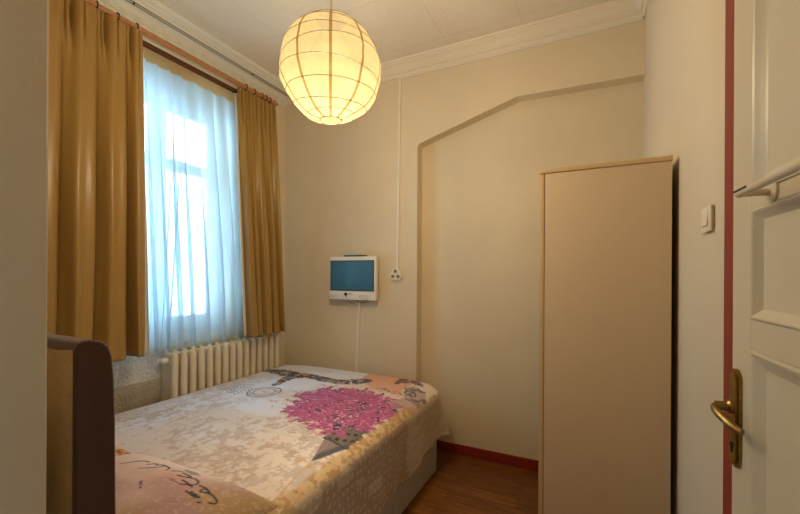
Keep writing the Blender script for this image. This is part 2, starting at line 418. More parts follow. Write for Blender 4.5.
# ------------------------------------------------------------------ curtains
def curtain_grid(y0t, y1t, y0b, y1b, ztop, zbot, xc, folds, amp0, amp1, nz=90, ny=220, seed=0, sharp=.35, pocket=False, drift=1., lat=.010):
    rg = np.random.RandomState(seed)
    s = np.linspace(0, 1, ny)[:, None]; t = np.linspace(0, 1, nz)[None, :]
    y = (y0t+(y1t-y0t)*s)*(1-t)+(y0b+(y1b-y0b)*s)*t
    # uneven pleats
    ph = np.zeros_like(s); nf = int(math.ceil(folds)); knots = np.cumsum(rg.uniform(.55, 1.5, nf+1)); knots = (knots-knots[0])/(knots[-1]-knots[0])
    ph = np.interp(s[:, 0], knots, np.linspace(0, folds, nf+1))[:, None]
    am = np.interp(s[:, 0], knots, rg.uniform(.6, 1.25, nf+1))[:, None]
    pp = 2*PI*ph+.5*np.sin(2*t*PI*.45*drift+seed)
    w = np.sin(pp)
    w = 2*np.abs(np.sin(pp/2))**.5-1.2 if pocket else np.sign(w)*np.abs(w)**(1-sharp)
    w2 = np.sin(4*PI*ph+1.3+.9*t*3)
    tt = np.clip(t, 0, 1)
    amp = amp0+(amp1-amp0)*np.clip(tt*1.6, 0, 1)**.8
    x = xc+am*amp*w+amp*.16*w2*np.clip(t*3, 0, 1)
    yy = y+(lat*np.cos(pp)*np.clip(t*2.5, 0, 1) if not pocket else .010*np.cos(2*PI*ph)*am*tt)
    if pocket:
        # pinched tucks below the rod that open out into the folds, and slow drifting of the cloth
        x = x+.012*np.sin(4*PI*ph+.7)*np.exp(-t*9)*np.clip(t*30+.3, 0, 1)-.030*np.exp(-((np.mod(ph+.15, 1)-.5)/.05)**2)*np.exp(-((t-.05)/.06)**2)-.024*np.exp(-((np.mod(ph*1.9+.4, 1)-.5)/.07)**2)*np.exp(-((t-.04)/.07)**2)
        x = x+.010*np.sin(2*PI*(ph*.5+t*.55)+seed)*t+.006*np.sin(2*PI*(ph*1.7-t*1.1))*t*(1-t*.5)
    z = ztop+(zbot-ztop)*t+0*s
    z = z+ .006*np.sin(2*PI*ph+1)*np.clip((t-.9)*10, 0, 1)
    return np.stack([x+0*z, yy+0*z, z], 2)

def add_solid(o, th):
    md = o.modifiers.new('thickness', 'SOLIDIFY'); md.thickness = th; md.offset = 0
    return o

RODX, RODZ = -2.25, 2.655
def ringpart(y, par):
    bm = BM()
    tube(bm, [(RODX+.021*math.cos(a*PI/8), y, RODZ+.021*math.sin(a*PI/8)) for a in range(16)], .0042, 8, closed=True)
    tube(bm, [(RODX, y, RODZ-.020), (RODX, y, RODZ-.036)], .003, 6)
    return obj('curtain_ring', bm, M['wood_dark'], par, label='dark wooden ring on the rod')

cL = empty('gold_curtain', (-2.22, 1.0, .85), 'wide gold-brown satin curtain left of the window, behind the headboard', 'curtain')
P = curtain_grid(.62, 1.285, .60, 1.315, 2.628, .850, -2.222, 5, .012, .050, seed=4, sharp=.05, pocket=True)
o = link('curtain_panel', grid_mesh('curtain_panel', P), M['satin'], cL, sharp=180); add_solid(o, .003)
P = curtain_grid(1.300, 1.312, 1.322, 1.345, 2.3, .838, -2.262, 1, .004, .008, nz=60, ny=20, seed=5)
o = link('lining_edge', grid_mesh('lining_edge', P), M['hem'], cL, sharp=180, label='white lining edge'); add_solid(o, .002)
for y in (.72, .86, .97, 1.076, 1.174, 1.270): ringpart(y, cL)

cR = empty('gold_curtain', (-2.25, 2.2, .85), 'narrow gold-brown satin curtain right of the window, beside the room corner', 'curtain')
P = curtain_grid(1.95, 2.300, 2.05, 2.415, 2.626, .838, -2.240, 4.5, .012, .040, seed=15, sharp=.05, pocket=True)
o = link('curtain_panel', grid_mesh('curtain_panel', P), M['satin_r'], cR, sharp=180); add_solid(o, .003)
P = curtain_grid(1.94, 1.955, 2.035, 2.055, 2.56, .85, -2.262, 1, .003, .004, nz=60, ny=14, seed=6)
o = link('lining_edge', grid_mesh('lining_edge', P), M['hem'], cR, sharp=180, label='white lining edge'); add_solid(o, .002)
for y in (2.022, 2.100, 2.175, 2.215, 2.255): ringpart(y, cR)

rd = empty('curtain_rod', (RODX, 1.4, RODZ), 'varnished wooden curtain rod with turned end above the window', 'curtain rod')
obj('pole', tube(BM(), [(RODX, .36, RODZ), (RODX, 2.275, RODZ)], .0165, 16), M['wood_rod'], rd)
obj('finial', lathe(BM(), [(0, 0), (.016, 0), (.018, .006), (.012, .012), (.019, .022), (.022, .034), (.018, .048), (.009, .056), (.012, .062), (.008, .072), (0, .076)], (RODX, 2.272, RODZ), (0, 1, 0), 20), M['wood_rod'], rd)
for y in (.45, 2.062):
    bm = BM(); tube(bm, [(XL+.001, y, RODZ-.01), (RODX-.012, y, RODZ-.01)], .008, 10); lathe(bm, [(0, 0), (.02, 0), (.018, .008), (0, .008)], (XL, y, RODZ-.01), (1, 0, 0), 16)
    obj('wall_bracket', bm, M['wood_dark'], rd)

# second rail just below, carrying the voile
r2 = empty('voile_rail', (-2.31, 1.4, 2.64), 'slim white and brown rail just under the wooden rod carrying the voile', 'curtain rail')
obj('rail_top', box(BM(), (-2.330, .50, 2.638), (-2.298, 2.03, 2.652), .003), M['white_paint'], r2)
obj('rail_fascia', box(BM(), (-2.332, .50, 2.616), (-2.300, 2.01, 2.637), .002), M['brown_rail'], r2, label='dark brown lower strip')
for y in (.56, 1.98):
    obj('bracket', box(BM(), (XL, y-.01, 2.64), (-2.33, y+.01, 2.65)), M['white_paint'], r2)
obj('end_cap', tube(BM(), [(-2.318, 1.985, 2.598), (-2.262, 2.012, 2.600)], .012, 12), M['pvc'], r2, label='white round end roller')

sh = empty('sheer_curtain', (-2.33, 1.65, .84), 'translucent white voile hanging over the window above the radiator', 'curtain')
P = curtain_grid(1.12, 2.005, 1.18, 2.10, 2.560, .838, -2.330, 9, .004, .030, nz=100, ny=560, seed=21, sharp=0, lat=.024)
o = link('voile', grid_mesh('voile', P), M['voile'], sh, sharp=180)
# a second layer where the two halves overlap, drawn slightly aside at the hem
P = curtain_grid(1.36, 1.66, 1.30, 1.56, 2.600, .838, -2.352, 4, .006, .016, nz=80, ny=160, seed=23, sharp=.1)
o = link('voile_overlap', grid_mesh('voile_overlap', P), M['voile'], sh, sharp=180)
P = curtain_grid(1.12, 2.005, 1.12, 2.005, 2.613, 2.545, -2.326, 9, .003, .0032, nz=8, ny=420, seed=21, sharp=0, drift=0)
o = link('header_tape', grid_mesh('header_tape', P), M['tape'], sh, sharp=180, label='beige pleated header tape')

# ------------------------------------------------------------------ radiator
rad = empty('radiator', (-2.37, 1.98, .05), 'cream cast-iron column radiator under the window beside the bed', 'radiator')
def section_bm():
    bm = BM(); w = .0225
    # two columns joined by top and bottom hubs; rounded shoulders
    for xc in (-2.322, -2.405):
        prof = [(0, .10), (.55, .105), (.9, .125), (1, .16), (1, .755), (.93, .785), (.7, .803), (.35, .811), (0, .813)]
        rings = []
        for (k, z) in prof:
            if k == 0: rings.append([bm.verts.new((xc, 0, z))]); continue
            rings.append([bm.verts.new((xc+.0245*k*math.cos(a*PI/8), w*k*math.sin(a*PI/8), z)) for a in range(16)])
        for i in range(len(rings)-1):
            A, B = rings[i], rings[i+1]
            for q in range(16):
                f = []
                for v in (A[q % len(A)], A[(q+1) % len(A)], B[(q+1) % len(B)], B[q % len(B)]):
                    if v not in f: f.append(v)
                bm.faces.new(f)
    box(bm, (-2.404, -.019, .715), (-2.323, .019, .802), .012, 3)
    box(bm, (-2.404, -.0155, .110), (-2.323, .0155, .190), .012, 3)
    box(bm, (-2.404, -.019, .185), (-2.323, .019, .720), .004)
    for z in (.76, .15): tube(bm, [(-2.363, -.030, z), (-2.363, .030, z)], .017, 12)
    return bm
y0 = 1.545
bm = section_bm()
bmesh.ops.translate(bm, verts=bm.verts, vec=(0, y0, 0))
sec = obj('radiator_section', bm, M['rad'], rad)
for k in range(1, 15):
    c = sec.copy(); COL.objects.link(c); c.parent = rad; c.location = sec.location+Vector((0, .0625*k, 0))
bm = BM(); tube(bm, [(-2.363, 1.515, .76), (-2.363, 1.488, .76)], [.020, .016], 14); tube(bm, [(-2.363, 1.488, .76), (-2.363, 1.474, .772)], [.008, .011], 10)
obj('bleed_valve', bm, M['pvc'], rad)
bm = BM(); tube(bm, [(-2.363, 1.517, .15), (-2.363, 1.47, .15), (-2.363, 1.455, .135), (-2.363, 1.45, 0)], .011, 10); obj('feed_pipe', bm, M['rad'], rad)
for y in (1.545+.0625, 1.545+.0625*13):
    obj('foot', box(BM(), (-2.42, y-.014, 0), (-2.305, y+.014, .125), .006), M['rad'], rad)

# ------------------------------------------------------------------ bed
bed = empty('bed', (-1.6, 1.4, 0), 'double bed with a grey-beige base and brown upholstered headboard', 'bed')
base_lbl = obj('bed_base', box(BM(), (-2.285, .475, .004), (-.905, 2.420, .345), .016, 3), M['bedbase'], bed)
obj('mattress', box(BM(), (-2.284, .476, .346), (-.965, 2.490, .528), .045, 4), M['mattress'], bed)
# headboard: side profile swept across; front face leans and rounds at the top
prof = [(.402, .05), (.402, 1.150), (.406, 1.160), (.414, 1.165), (.428, 1.166), (.448, 1.160), (.460, 1.148), (.467, 1.126), (.471, 1.08), (.474, .98), (.476, .80), (.476, .05)]
bm = BM(); prism(bm, [(-2.29, y, z) for y, z in prof], (1.385, 0, 0))
hb = obj('headboard', bm, M['velvet'], bed, smooth=True, label='brown velvet upholstered headboard', sharp=50)
md = hb.modifiers.new('soft', 'BEVEL'); md.width = .004; md.segments = 2; md.limit_method = 'ANGLE'; md.angle_limit = math.radians(60)
# wrinkled lining stapled on its back
nx, nz_ = 110, 90
xs = np.linspace(-2.26, -.911, nx)[:, None]; zs = np.linspace(.07, 1.150, nz_)[None, :]
yy = .3995-.0035*(1+np.sin(xs*31+np.sin(zs*17)*1.5)*.5+np.sin(zs*23+xs*9)*.4)*np.clip((1.150-zs)*14, .0, 1)*np.clip((-.911-xs)*30, 0, 1)
zz = zs-.006*np.abs(np.sin(xs*24))*(zs > 1.142)
o = link('back_lining', grid_mesh('back_lining', np.stack([xs+0*zs, yy, zz+0*xs], 2)), M['lining'], hb, sharp=180, label='beige felt lining on the back')

# ---- print helpers ----------------------------------------------------
def vnoise(x, y, seed=0):
    rg = np.random.RandomState(seed); T = rg.rand(256, 256)
    xi = np.floor(x).astype(int); yi = np.floor(y).astype(int); fx = x-xi; fy = y-yi
    fx = fx*fx*(3-2*fx); fy = fy*fy*(3-2*fy)
    g = lambda a, b: T[a % 256, b % 256]
    return (g(xi, yi)*(1-fx)+g(xi+1, yi)*fx)*(1-fy)+(g(xi, yi+1)*(1-fx)+g(xi+1, yi+1)*fx)*fy
def cell(x, y, seed=0):
    rg = np.random.RandomState(seed); T = rg.rand(256, 256)
    return T[np.floor(x).astype(int) % 256, np.floor(y).astype(int) % 256]
def inpoly(x, y, poly):
    r = np.zeros(x.shape, bool); n = len(poly)
    for i in range(n):
        x1, y1 = poly[i]; x2, y2 = poly[(i+1) % n]
        if y1 == y2: continue
        c = ((y1 > y) != (y2 > y)) & (x < (x2-x1)*(y-y1)/(y2-y1)+x1)
        r ^= c
    return r
def dline(x, y, pts):
    d = np.full(x.shape, 9.)
    for (ax, ay), (bx, by) in zip(pts[:-1], pts[1:]):
        vx, vy = bx-ax, by-ay; L = vx*vx+vy*vy+1e-12
        t = np.clip(((x-ax)*vx+(y-ay)*vy)/L, 0, 1)
        d = np.minimum(d, np.hypot(x-ax-t*vx, y-ay-t*vy))
    return d
def smoothpts(pts, n=2):
    for _ in range(n):
        q = [pts[0]]
        for a, b in zip(pts[:-1], pts[1:]):
            q += [(a[0]*.75+b[0]*.25, a[1]*.75+b[1]*.25), (a[0]*.25+b[0]*.75, a[1]*.25+b[1]*.75)]
        pts = q+[pts[-1]]
    return pts
def mixc(C, mask, col, a=1.):
    m = (mask*a)[..., None] if not np.isscalar(mask) else mask
    C[:] = C*(1-m)+np.array(lin(col))*m
def sstep(v, a, b):
    t = np.clip((v-a)/(b-a), 0, 1); return t*t*(3-2*t)
def set_print(me, C):
    a = me.color_attributes.new('print', 'FLOAT_COLOR', 'POINT')
    c4 = np.ones((C.shape[0]*C.shape[1], 4), np.float32); c4[:, :3] = C.reshape(-1, 3)
    a.data.foreach_set('color', c4.ravel())

PR = {
 'tower_leg':[(-2.31,2.257),(-2.275,2.295),(-2.247,2.31),(-2.119,2.305),(-1.982,2.274),(-1.866,2.238),(-1.814,2.144),(-1.955,2.159),(-2.0,2.135),(-2.153,2.183)],
 'tower_leg2':[(-1.872,1.908),(-1.943,2.046),(-1.968,2.152),(-1.933,2.218),(-1.841,2.22),(-1.857,2.121),(-1.854,2.009),(-1.851,1.932)],
 'tower_body':[(-1.923,2.273),(-1.752,2.267),(-1.582,2.238),(-1.488,2.259),(-1.428,2.168),(-1.493,2.147),(-1.61,2.139),(-1.736,2.156),(-1.825,2.168)],
 'tower_spire':[(-1.502,2.28),(-1.442,2.342),(-1.36,2.356),(-1.352,2.248),(-1.423,2.184)],
 'dash':[(-1.283,2.039),(-1.299,2.16),(-1.274,2.149),(-1.267,2.036)],
 'peach':[(-1.524,2.75),(-1.304,2.75),(-1.04,2.75),(-1.095,2.306),(-1.055,2.136),(-1.149,2.155),(-1.248,2.15),(-1.447,2.31)],
 'tree':[(-1.51,1.638),(-1.589,1.791),(-1.612,1.888),(-1.573,1.955),(-1.557,2.036),(-1.47,2.058),(-1.39,2.076),(-1.294,2.102),(-1.216,2.12),(-1.117,2.082),(-1.026,2.024),(-.954,1.984),(-.951,1.877),(-.945,1.796),(-.964,1.724),(-.958,1.653),(-.982,1.599),(-1.02,1.552),(-1.042,1.502),(-1.085,1.467),(-1.162,1.492),(-1.262,1.524),(-1.342,1.543),(-1.418,1.583)],
 'house_body':[(-1.081,1.432),(-1.097,1.499),(-1.04,1.583),(-.98,1.671),(-.951,1.549),(-.948,1.419)],
 'house_roof':[(-.999,1.234),(-1.078,1.427),(-.951,1.417)],
 'smudge':[(-1.095,2.306),(-1.056,2.379),(-.961,2.326),(-.889,2.201),(-.901,2.09),(-1.006,2.118)],
 'mauve':[(-1.057,2.008),(-1.022,2.153),(-.884,2.14),(-.81,2.022),(-.813,1.914),(-.916,1.93),(-.979,1.933)],
 'brown_stripe':[(-.977,1.881),(-.952,1.929),(-.858,1.858),(-.785,1.772),(-.791,1.726),(-.874,1.818)],
 'orange_corner':[(-.896,1.94),(-.884,2.14),(-.869,2.234),(-.794,2.106),(-.806,1.953),(-.785,1.772)],
 'bfly':[(-1.191,2.347),(-1.216,2.476),(-1.178,2.512),(-1.118,2.441),(-1.152,2.409),(-1.167,2.346)],
 'bfly2':[(-1.118,2.441),(-1.111,2.503),(-1.063,2.499),(-1.002,2.407),(-1.043,2.399)],
}
LN = {
 'arc1':[(-1.0,2.121),(-.955,2.124),(-.927,2.181)],'arc2':[(-1.084,2.312),(-1.028,2.316),(-.961,2.326)],
 'arc3':[(-1.021,2.223),(-1.016,2.273),(-.973,2.225),(-.979,2.176),(-1.021,2.223)],
 'script':[(-1.236,2.193),(-1.191,2.205),(-1.127,2.167),(-1.097,2.206),(-1.037,2.168)],
}
def curls(C, U, V, cellsz, col, seed, a=.8, w=.0016, prob=.75):
    """small ornamental scroll marks repeated in jittered cells (no letters)"""
    cx = np.floor(U/cellsz); cy = np.floor(V/cellsz)
    lx = U/cellsz-cx-.5; ly = V/cellsz-cy-.5
    r1 = cell(cx+.5, cy+.5, seed); r2 = cell(cx+.5, cy+.5, seed+1); r3 = cell(cx+.5, cy+.5, seed+2)
    lx = lx-(r1-.5)*.3; ly = ly-(r2-.5)*.3
    th = r3*6.28; rr = np.hypot(lx, ly); an = np.arctan2(ly, lx)-th
    sp = .12+.05*np.mod(an, 2*PI)/PI*1.4
    d = np.abs(rr-sp)*cellsz
    m = (d < w) & (np.mod(an, 2*PI) < 5.0) & (r1 < prob)
    dot = (np.hypot(lx-.22, ly+.18) < .07) & (r2 < .6)
    mixc(C, (m | dot).astype(float), col, a)

def bed_print(U, V):
    C = np.ones(U.shape+(3,))*np.array(lin((228, 234, 250)))  # bluish base: cool window daylight painted into the cloth colour
    # warm cream towards the right hand edge; window side keeps the painted-in daylight blue
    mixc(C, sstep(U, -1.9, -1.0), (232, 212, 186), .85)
    mixc(C, sstep(vnoise(U*5, V*5, 3), .45, .8), (214, 186, 158), .35)
    wob = (vnoise(U*60, V*60, 9)-.5)*.012
    # map-like blocks of faded type
    Uq = np.floor((U+.15*V)/.0105)*.0105; Vq = np.floor((V-.15*U)/.0062)*.0062
    rows = vnoise(Uq*46, Vq*22, 5)*.5+vnoise(Uq*130, Vq*80, 6)*.34+vnoise(U*9, V*9, 7)*.36
    zone = sstep(vnoise(U*3.2, V*3.2, 17), .22, .5)
    fade = 1-sstep(V-(-.0)*U, 2.02, 2.2)
    clear = 1-np.exp(-(((U+1.86)/.36)**2+((V-1.95)/.30)**2))
    m = sstep(rows, .66, .68)*zone*fade*clear
    mixc(C, m, (188, 172, 162), .62)
    rows2 = vnoise(Uq*30, Vq*26, 25)*.6+vnoise(Uq*90, Vq*130, 26)*.4
    mixc(C, sstep(rows2+.05*sstep(U, -1.4, -1.1), .66, .68)*fade*clear*sstep(U, -1.75, -1.3), (190, 154, 124), .65)
    ln = (np.abs(np.mod(V*9+vnoise(U*4, V*4, 8)*.6, 1)-.5) < .03) & (vnoise(U*14, V*14, 12) > .55)
    mixc(C, ln*fade*clear, (196, 176, 158), .5)
    # faded block edges left of centre
    mixc(C, ((np.abs(U+2.12) < .13) & (vnoise(U*45, V*60, 31) > .5)).astype(float)*fade, (176, 160, 156), .4)
    # peach sky patch at the foot
    pe = inpoly(U+wob, V+wob, PR['peach']).astype(float)
    mixc(C, pe, (226, 158, 116), .85); mixc(C, pe*sstep(vnoise(U*14, V*50, 13), .4, .9), (234, 180, 140), .5)
    gl = np.exp(-(((U+1.34)/.16)**2+((V-2.16)/.07)**2)); mixc(C, gl, (232, 186, 152), .5)
    # lattice tower, lying along the foot end
    U2 = U+(vnoise(U*50, V*50, 14)-.5)*.022; V2 = V+(vnoise(U*50, V*50, 15)-.5)*.022
    tw = (inpoly(U2, V2, PR['tower_leg']) | inpoly(U2, V2, PR['tower_leg2']) | inpoly(U2, V2, PR['tower_body']) | inpoly(U2, V2, PR['tower_spire'])).astype(float)
    tx = vnoise(U*46, V*46, 16)
    mixc(C, tw, (122, 114, 116), .95)
    mixc(C, tw*(np.abs(np.mod((U*.9+V)*26, 1)-.5) < .2), (42, 50, 62), .8)
    mixc(C, tw*(tx > .56), (52, 58, 70), .85); mixc(C, tw*(tx < .4), (182, 158, 148), .85)
    mixc(C, tw*sstep(U, -2.02, -1.9)*(1-sstep(U, -1.86, -1.74))*(tx < .5), (170, 136, 122), .7)
    mixc(C, inpoly(U2, V2, PR['dash']).astype(float), (60, 60, 70), .9)
    # postmark: two rings, ticks between, wavy cancel lines
    cx, cy = -1.815, 1.79; ca, sa = math.cos(.35), math.sin(.35)
    du, dv = U-cx, V-cy; r = np.hypot(du, dv)
    for R0, w in ((.100, .0048), (.066, .0036)): mixc(C, (np.abs(r-R0) < w).astype(float), (58, 66, 84), .85)
    an = np.arctan2(dv, du)
    mixc(C, ((np.abs(r-.083) < .007) & (np.sin(an*34) > .1) & (cell(an*11+50, an*0+3, 4) > .35)).astype(float), (70, 76, 92), .7)
    mixc(C, ((np.abs(dv) < .006) & (np.abs(du) < .022)).astype(float), (90, 96, 108), .6)
    for k in range(6):
        yk = 1.70+k*.026
        mixc(C, ((np.abs(V-yk-.008*np.sin(U*60)+(.3*(U+2.02))) < .0042) & (U > -2.13) & (U < -1.925)).astype(float), (84, 92, 108), .65)
    # blossom crown
    wx = (vnoise(U*26, V*26, 40)-.5)*.10+(vnoise(U*70, V*70, 42)-.5)*.06; wy = (vnoise(U*26, V*26, 41)-.5)*.10+(vnoise(U*70, V*70, 43)-.5)*.06
    tr = inpoly(U+wx, V+wy, PR['tree'])
    n1 = vnoise(U*75, V*75, 50); n2 = vnoise(U*62+3, V*62, 51); n3 = vnoise(U*22, V*22, 52); n4 = vnoise(U*120, V*120, 53)
    trf = tr.astype(float)
    mixc(C, trf, (176, 74, 122), .97)
    lft = sstep(U, -1.3, -1.6)
    mixc(C, trf*lft, (172, 88, 150), .6)
    mixc(C, trf*(n1 > .62), (206, 98, 142), .9)
    mixc(C, trf*(n1 > .80), (226, 136, 168), .8)
    mixc(C, trf*((n2+.35*n3) < .40), (84, 58, 84), .85)
    mixc(C, trf*((n2+.45*n3) < .29), (44, 44, 56), .9)
    mixc(C, trf*(n4 > .84)*(n3 < .55), (232, 214, 212), .85)
    sc = (~tr) & inpoly((U-(-1.25))*.90-1.25+wx*1.4, (V-1.8)*.9+1.8+wy*1.4, PR['tree']) & (n1 > .66)
    mixc(C, sc.astype(float), (200, 120, 156), .8)
    # little round house with pointed roof under the blossom
    hb_ = inpoly(U2, V2, PR['house_body']) & ~tr
    hf = hb_.astype(float)
    mixc(C, hf, (110, 98, 88), .95)
    gx = np.mod((U+V*.35)*28, 1); gy = np.mod((V-U*.5)*14, 1)
    mixc(C, hf*((np.hypot(gx-.5, (gy-.5)*1.3) < .30)), (34, 32, 38), .9)
    mixc(C, hf*sstep(U, -.99, -.95), (60, 64, 62), .8)
    rf = inpoly(U, V, PR['house_roof']).astype(float)
    mixc(C, rf, (142, 122, 112), .95); mixc(C, rf*sstep(U+(1.42-V)*.22, -1.0, -.975), (66, 72, 76), .85)
    mixc(C, (dline(U, V, [(-1.085, 1.43), (-.945, 1.413)]) < .007).astype(float), (50, 52, 54), .9)
    # faded town sketch, script row, butterfly
    sm = inpoly(U2, V2, PR['smudge']).astype(float)
    mixc(C, sm, (176, 150, 136), .8); mixc(C, sm*(vnoise(U*40, V*40, 60) > .55), (110, 96, 100), .8)
    mixc(C, inpoly(U2, V2, PR['mauve']).astype(float), (176, 134, 124), .6)
    mixc(C, inpoly(U2, V2, PR['orange_corner']).astype(float), (206, 144, 92), .6)
    mixc(C, inpoly(U2, V2, PR['brown_stripe']).astype(float), (150, 102, 84), .75)
    for k, w in (('arc1', .006), ('arc2', .007), ('arc3', .006)): mixc(C, (dline(U, V, smoothpts(LN[k])) < w).astype(float), (66, 62, 74), .85)
    ds = dline(U, V, LN['script']); mixc(C, ((ds < .008) & (vnoise(U*80, V*80, 61) > .5)).astype(float), (70, 56, 56), .85)
    bf = (inpoly(U2, V2, PR['bfly']) | inpoly(U2, V2, PR['bfly2'])).astype(float)
    mixc(C, bf, (140, 92, 84), .9); mixc(C, bf*(vnoise(U*90, V*90, 62) > .55), (60, 42, 48), .9)
    mixc(C, (dline(U, V, [(-1.135, 2.40), (-1.105, 2.49)]) < .007).astype(float), (40, 32, 38), .95)
    # golden band on the edge, then brown border with scrolls down the side
    e = U+(vnoise(U*30, V*30, 70)-.5)*.02
    yb = sstep(e, -.962, -.938)*(1-sstep(V, 1.95, 2.1))
    mixc(C, yb, (208, 170, 108), .75)
    mixc(C, yb*(vnoise(U*60, V*60, 71) > .6), (170, 122, 60), .6)
    sd = sstep(e, -.902, -.890)
    mixc(C, sd*(V < 2.5), (190, 164, 132), .9)
    mb = sd*(V < 1.92)*(((vnoise(U*14, V*9, 72) > .38)) | ((V > 1.62) & (V < 1.9)))
    mixc(C, mb, (164, 134, 104), .8)
    CC = C.copy(); curls(CC, U, V, .034, (226, 202, 168), 80, .85, .0017, .9)
    mk = (sd*(V < 1.93)); C[:] = C*(1-mk[..., None])+CC*mk[..., None]
    far = sstep(V, 1.93, 1.96)*sd
    mixc(C, far, (206, 182, 150), .8); mixc(C, far*(vnoise(U*50, V*14, 73) > .62), (184, 158, 126), .6)
    # pale margin by the head
    mixc(C, (1-sstep(V, .8, 1.0))*(U < -1.4), (216, 204, 190), .5)
    # brown ornament corner close to the pillow
    CC = C.copy(); mixc(CC, np.ones(U.shape), (176, 140, 88), .8); curls(CC, U, V, .05, (232, 208, 160), 90, .85, .0022, .9)
    mk = sstep(U+(1.0-V)*.9, -.93, -.90)*(V < 1.1); C[:] = C*(1-mk[..., None])+CC*mk[..., None]
    # fold crease painted in as a thin ochre line from the roof tip
    mixc(C, (dline(U, V, [(-.935, .918), (-.965, 1.055), (-.999, 1.235)]) < .0035).astype(float), (206, 164, 96), .7)
    return C

# bedspread geometry ------------------------------------------------------
ZT = .536
UE, VE = -.958, 2.485          # where the flat top starts to bend (right side, foot)
RB = .060
def spread_pos(U, V):
    RC = .08
    p = np.maximum(U-UE, 0); q = np.maximum(V-VE, 0)
    pc = U-(UE-RC); qc = V-(VE-RC); cor = (pc > 0) & (qc > 0)
    hc = np.hypot(np.maximum(pc, 1e-6), np.maximum(qc, 1e-6))
    d = np.where(cor, np.maximum(hc-RC, 0), np.maximum(p, q))+1e-9
    n1 = np.where(cor, pc/hc, (p > 0)*1.); n2 = np.where(cor, qc/hc, (q > 0)*1.)
    cx_ = np.where(cor & (hc > RC), UE-RC+RC*pc/hc, np.minimum(U, UE)); cy_ = np.where(cor & (hc > RC), VE-RC+RC*qc/hc, np.minimum(V, VE))
    ang = np.where(cor, np.arctan2(n2, n1), np.where(q > 0, PI/2, 0.))
    dd = np.where(d > .37, .37+(d-.37)*.4, d)
    dd = dd*(1-.13*sstep(V, 1.95, 2.42)*(d > 0))
    arc = RB*PI/2
    th = np.clip(dd/RB, 0, PI/2)
    hor = RB*np.sin(th); drop = RB*(1-np.cos(th))+np.maximum(dd-arc, 0)
    fl = np.maximum(dd-arc, 0)
    cornerf = np.sin(2*ang)
    # hanging folds
    fold = fl*(.05*np.sin(V*16+1.0)*n1+.035*np.sin(V*37)*n1+.14*np.sin(ang*7+.6)*cornerf)
    hor = hor+.004+fl*.03+fold*.55+fl*cornerf*.30
    X = cx_+hor*n1; Y = cy_+hor*n2
    crown = .032*np.clip(1-((U+1.62)/.68)**4, 0, 1)*np.clip(1-((V-1.5)/1.25)**6, 0, 1)
    Z = ZT+crown-drop
    w = np.clip(1-d/.1, 0, 1)
    Z = Z+w*(.0030*(vnoise(U*5+V*3, V*5, 101)-.5)+.0028*(vnoise(U*16+V*7, V*11-U*5, 102)-.5))
    # two ironed creases
    for pts, h, s in (([(-.93, .88), (-1.0, 1.26), (-1.06, 1.6)], .004, .007), ([(-2.1, 1.1), (-1.7, 1.15), (-1.32, 1.05)], .003, .010), ([(-1.9, .9), (-1.5, 1.35), (-1.3, 1.9)], .002, .012)):
        Z = Z+w*h*np.exp(-(dline(U, V, pts)/s)**2)
    return np.stack([X, Y, Z], 2)
us = np.concatenate([np.arange(-2.294, -1.75, .0048), np.arange(-1.75, UE+.385, .0040)])
vs = np.concatenate([np.arange(.480, .7, .01), np.arange(.70, VE+.40, .0042)])
Ug, Vg = np.meshgrid(us, vs, indexing='ij')
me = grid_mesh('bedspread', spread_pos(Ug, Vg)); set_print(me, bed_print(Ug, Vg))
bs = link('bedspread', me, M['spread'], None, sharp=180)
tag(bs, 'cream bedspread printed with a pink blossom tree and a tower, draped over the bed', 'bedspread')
add_solid(bs, .003)

# pillows -------------------------------------------------------------------
STROKES = [[(-.983,.761),(-.968,.768),(-.969,.778),(-.991,.786),(-1.013,.787)],[(-1.014,.787),(-1.032,.797),(-1.054,.798),(-1.05,.776),(-1.029,.785),(-1.015,.786)],[(-1.081,.803),(-1.051,.802),(-1.02,.79)],[(-1.153,.796),(-1.124,.792),(-1.09,.785)],[(-1.135,.776),(-1.114,.787),(-1.095,.796),(-1.094,.809),(-1.112,.82),(-1.131,.822),(-1.153,.815)],[(-1.192,.806),(-1.169,.81),(-1.15,.82),(-1.153,.826),(-1.189,.824),(-1.193,.827)],[(-1.233,.815),(-1.22,.825),(-1.205,.831)],[(-1.26,.811),(-1.264,.83),(-1.298,.834),(-1.319,.832)],[(-1.01,.744),(-1.002,.748)],[(-1.088,.762),(-1.032,.754)],[(-1.072,.767),(-1.023,.759)],[(-1.444,.774),(-1.424,.802),(-1.403,.823),(-1.376,.828)],[(-1.361,.812),(-1.344,.832),(-1.326,.824),(-1.305,.837),(-1.291,.824),(-1.317,.806),(-1.353,.779)],[(-1.259,.811),(-1.265,.831),(-1.301,.834)],[(-1.257,.731),(-1.238,.718)],[(-1.228,.712),(-1.221,.707)]]
SMEARS = [[(-1.224,.85),(-1.199,.855),(-1.169,.862),(-1.135,.847),(-1.163,.837),(-1.195,.836)],[(-1.206,.779),(-1.175,.784),(-1.129,.775),(-1.151,.772),(-1.185,.776)]]
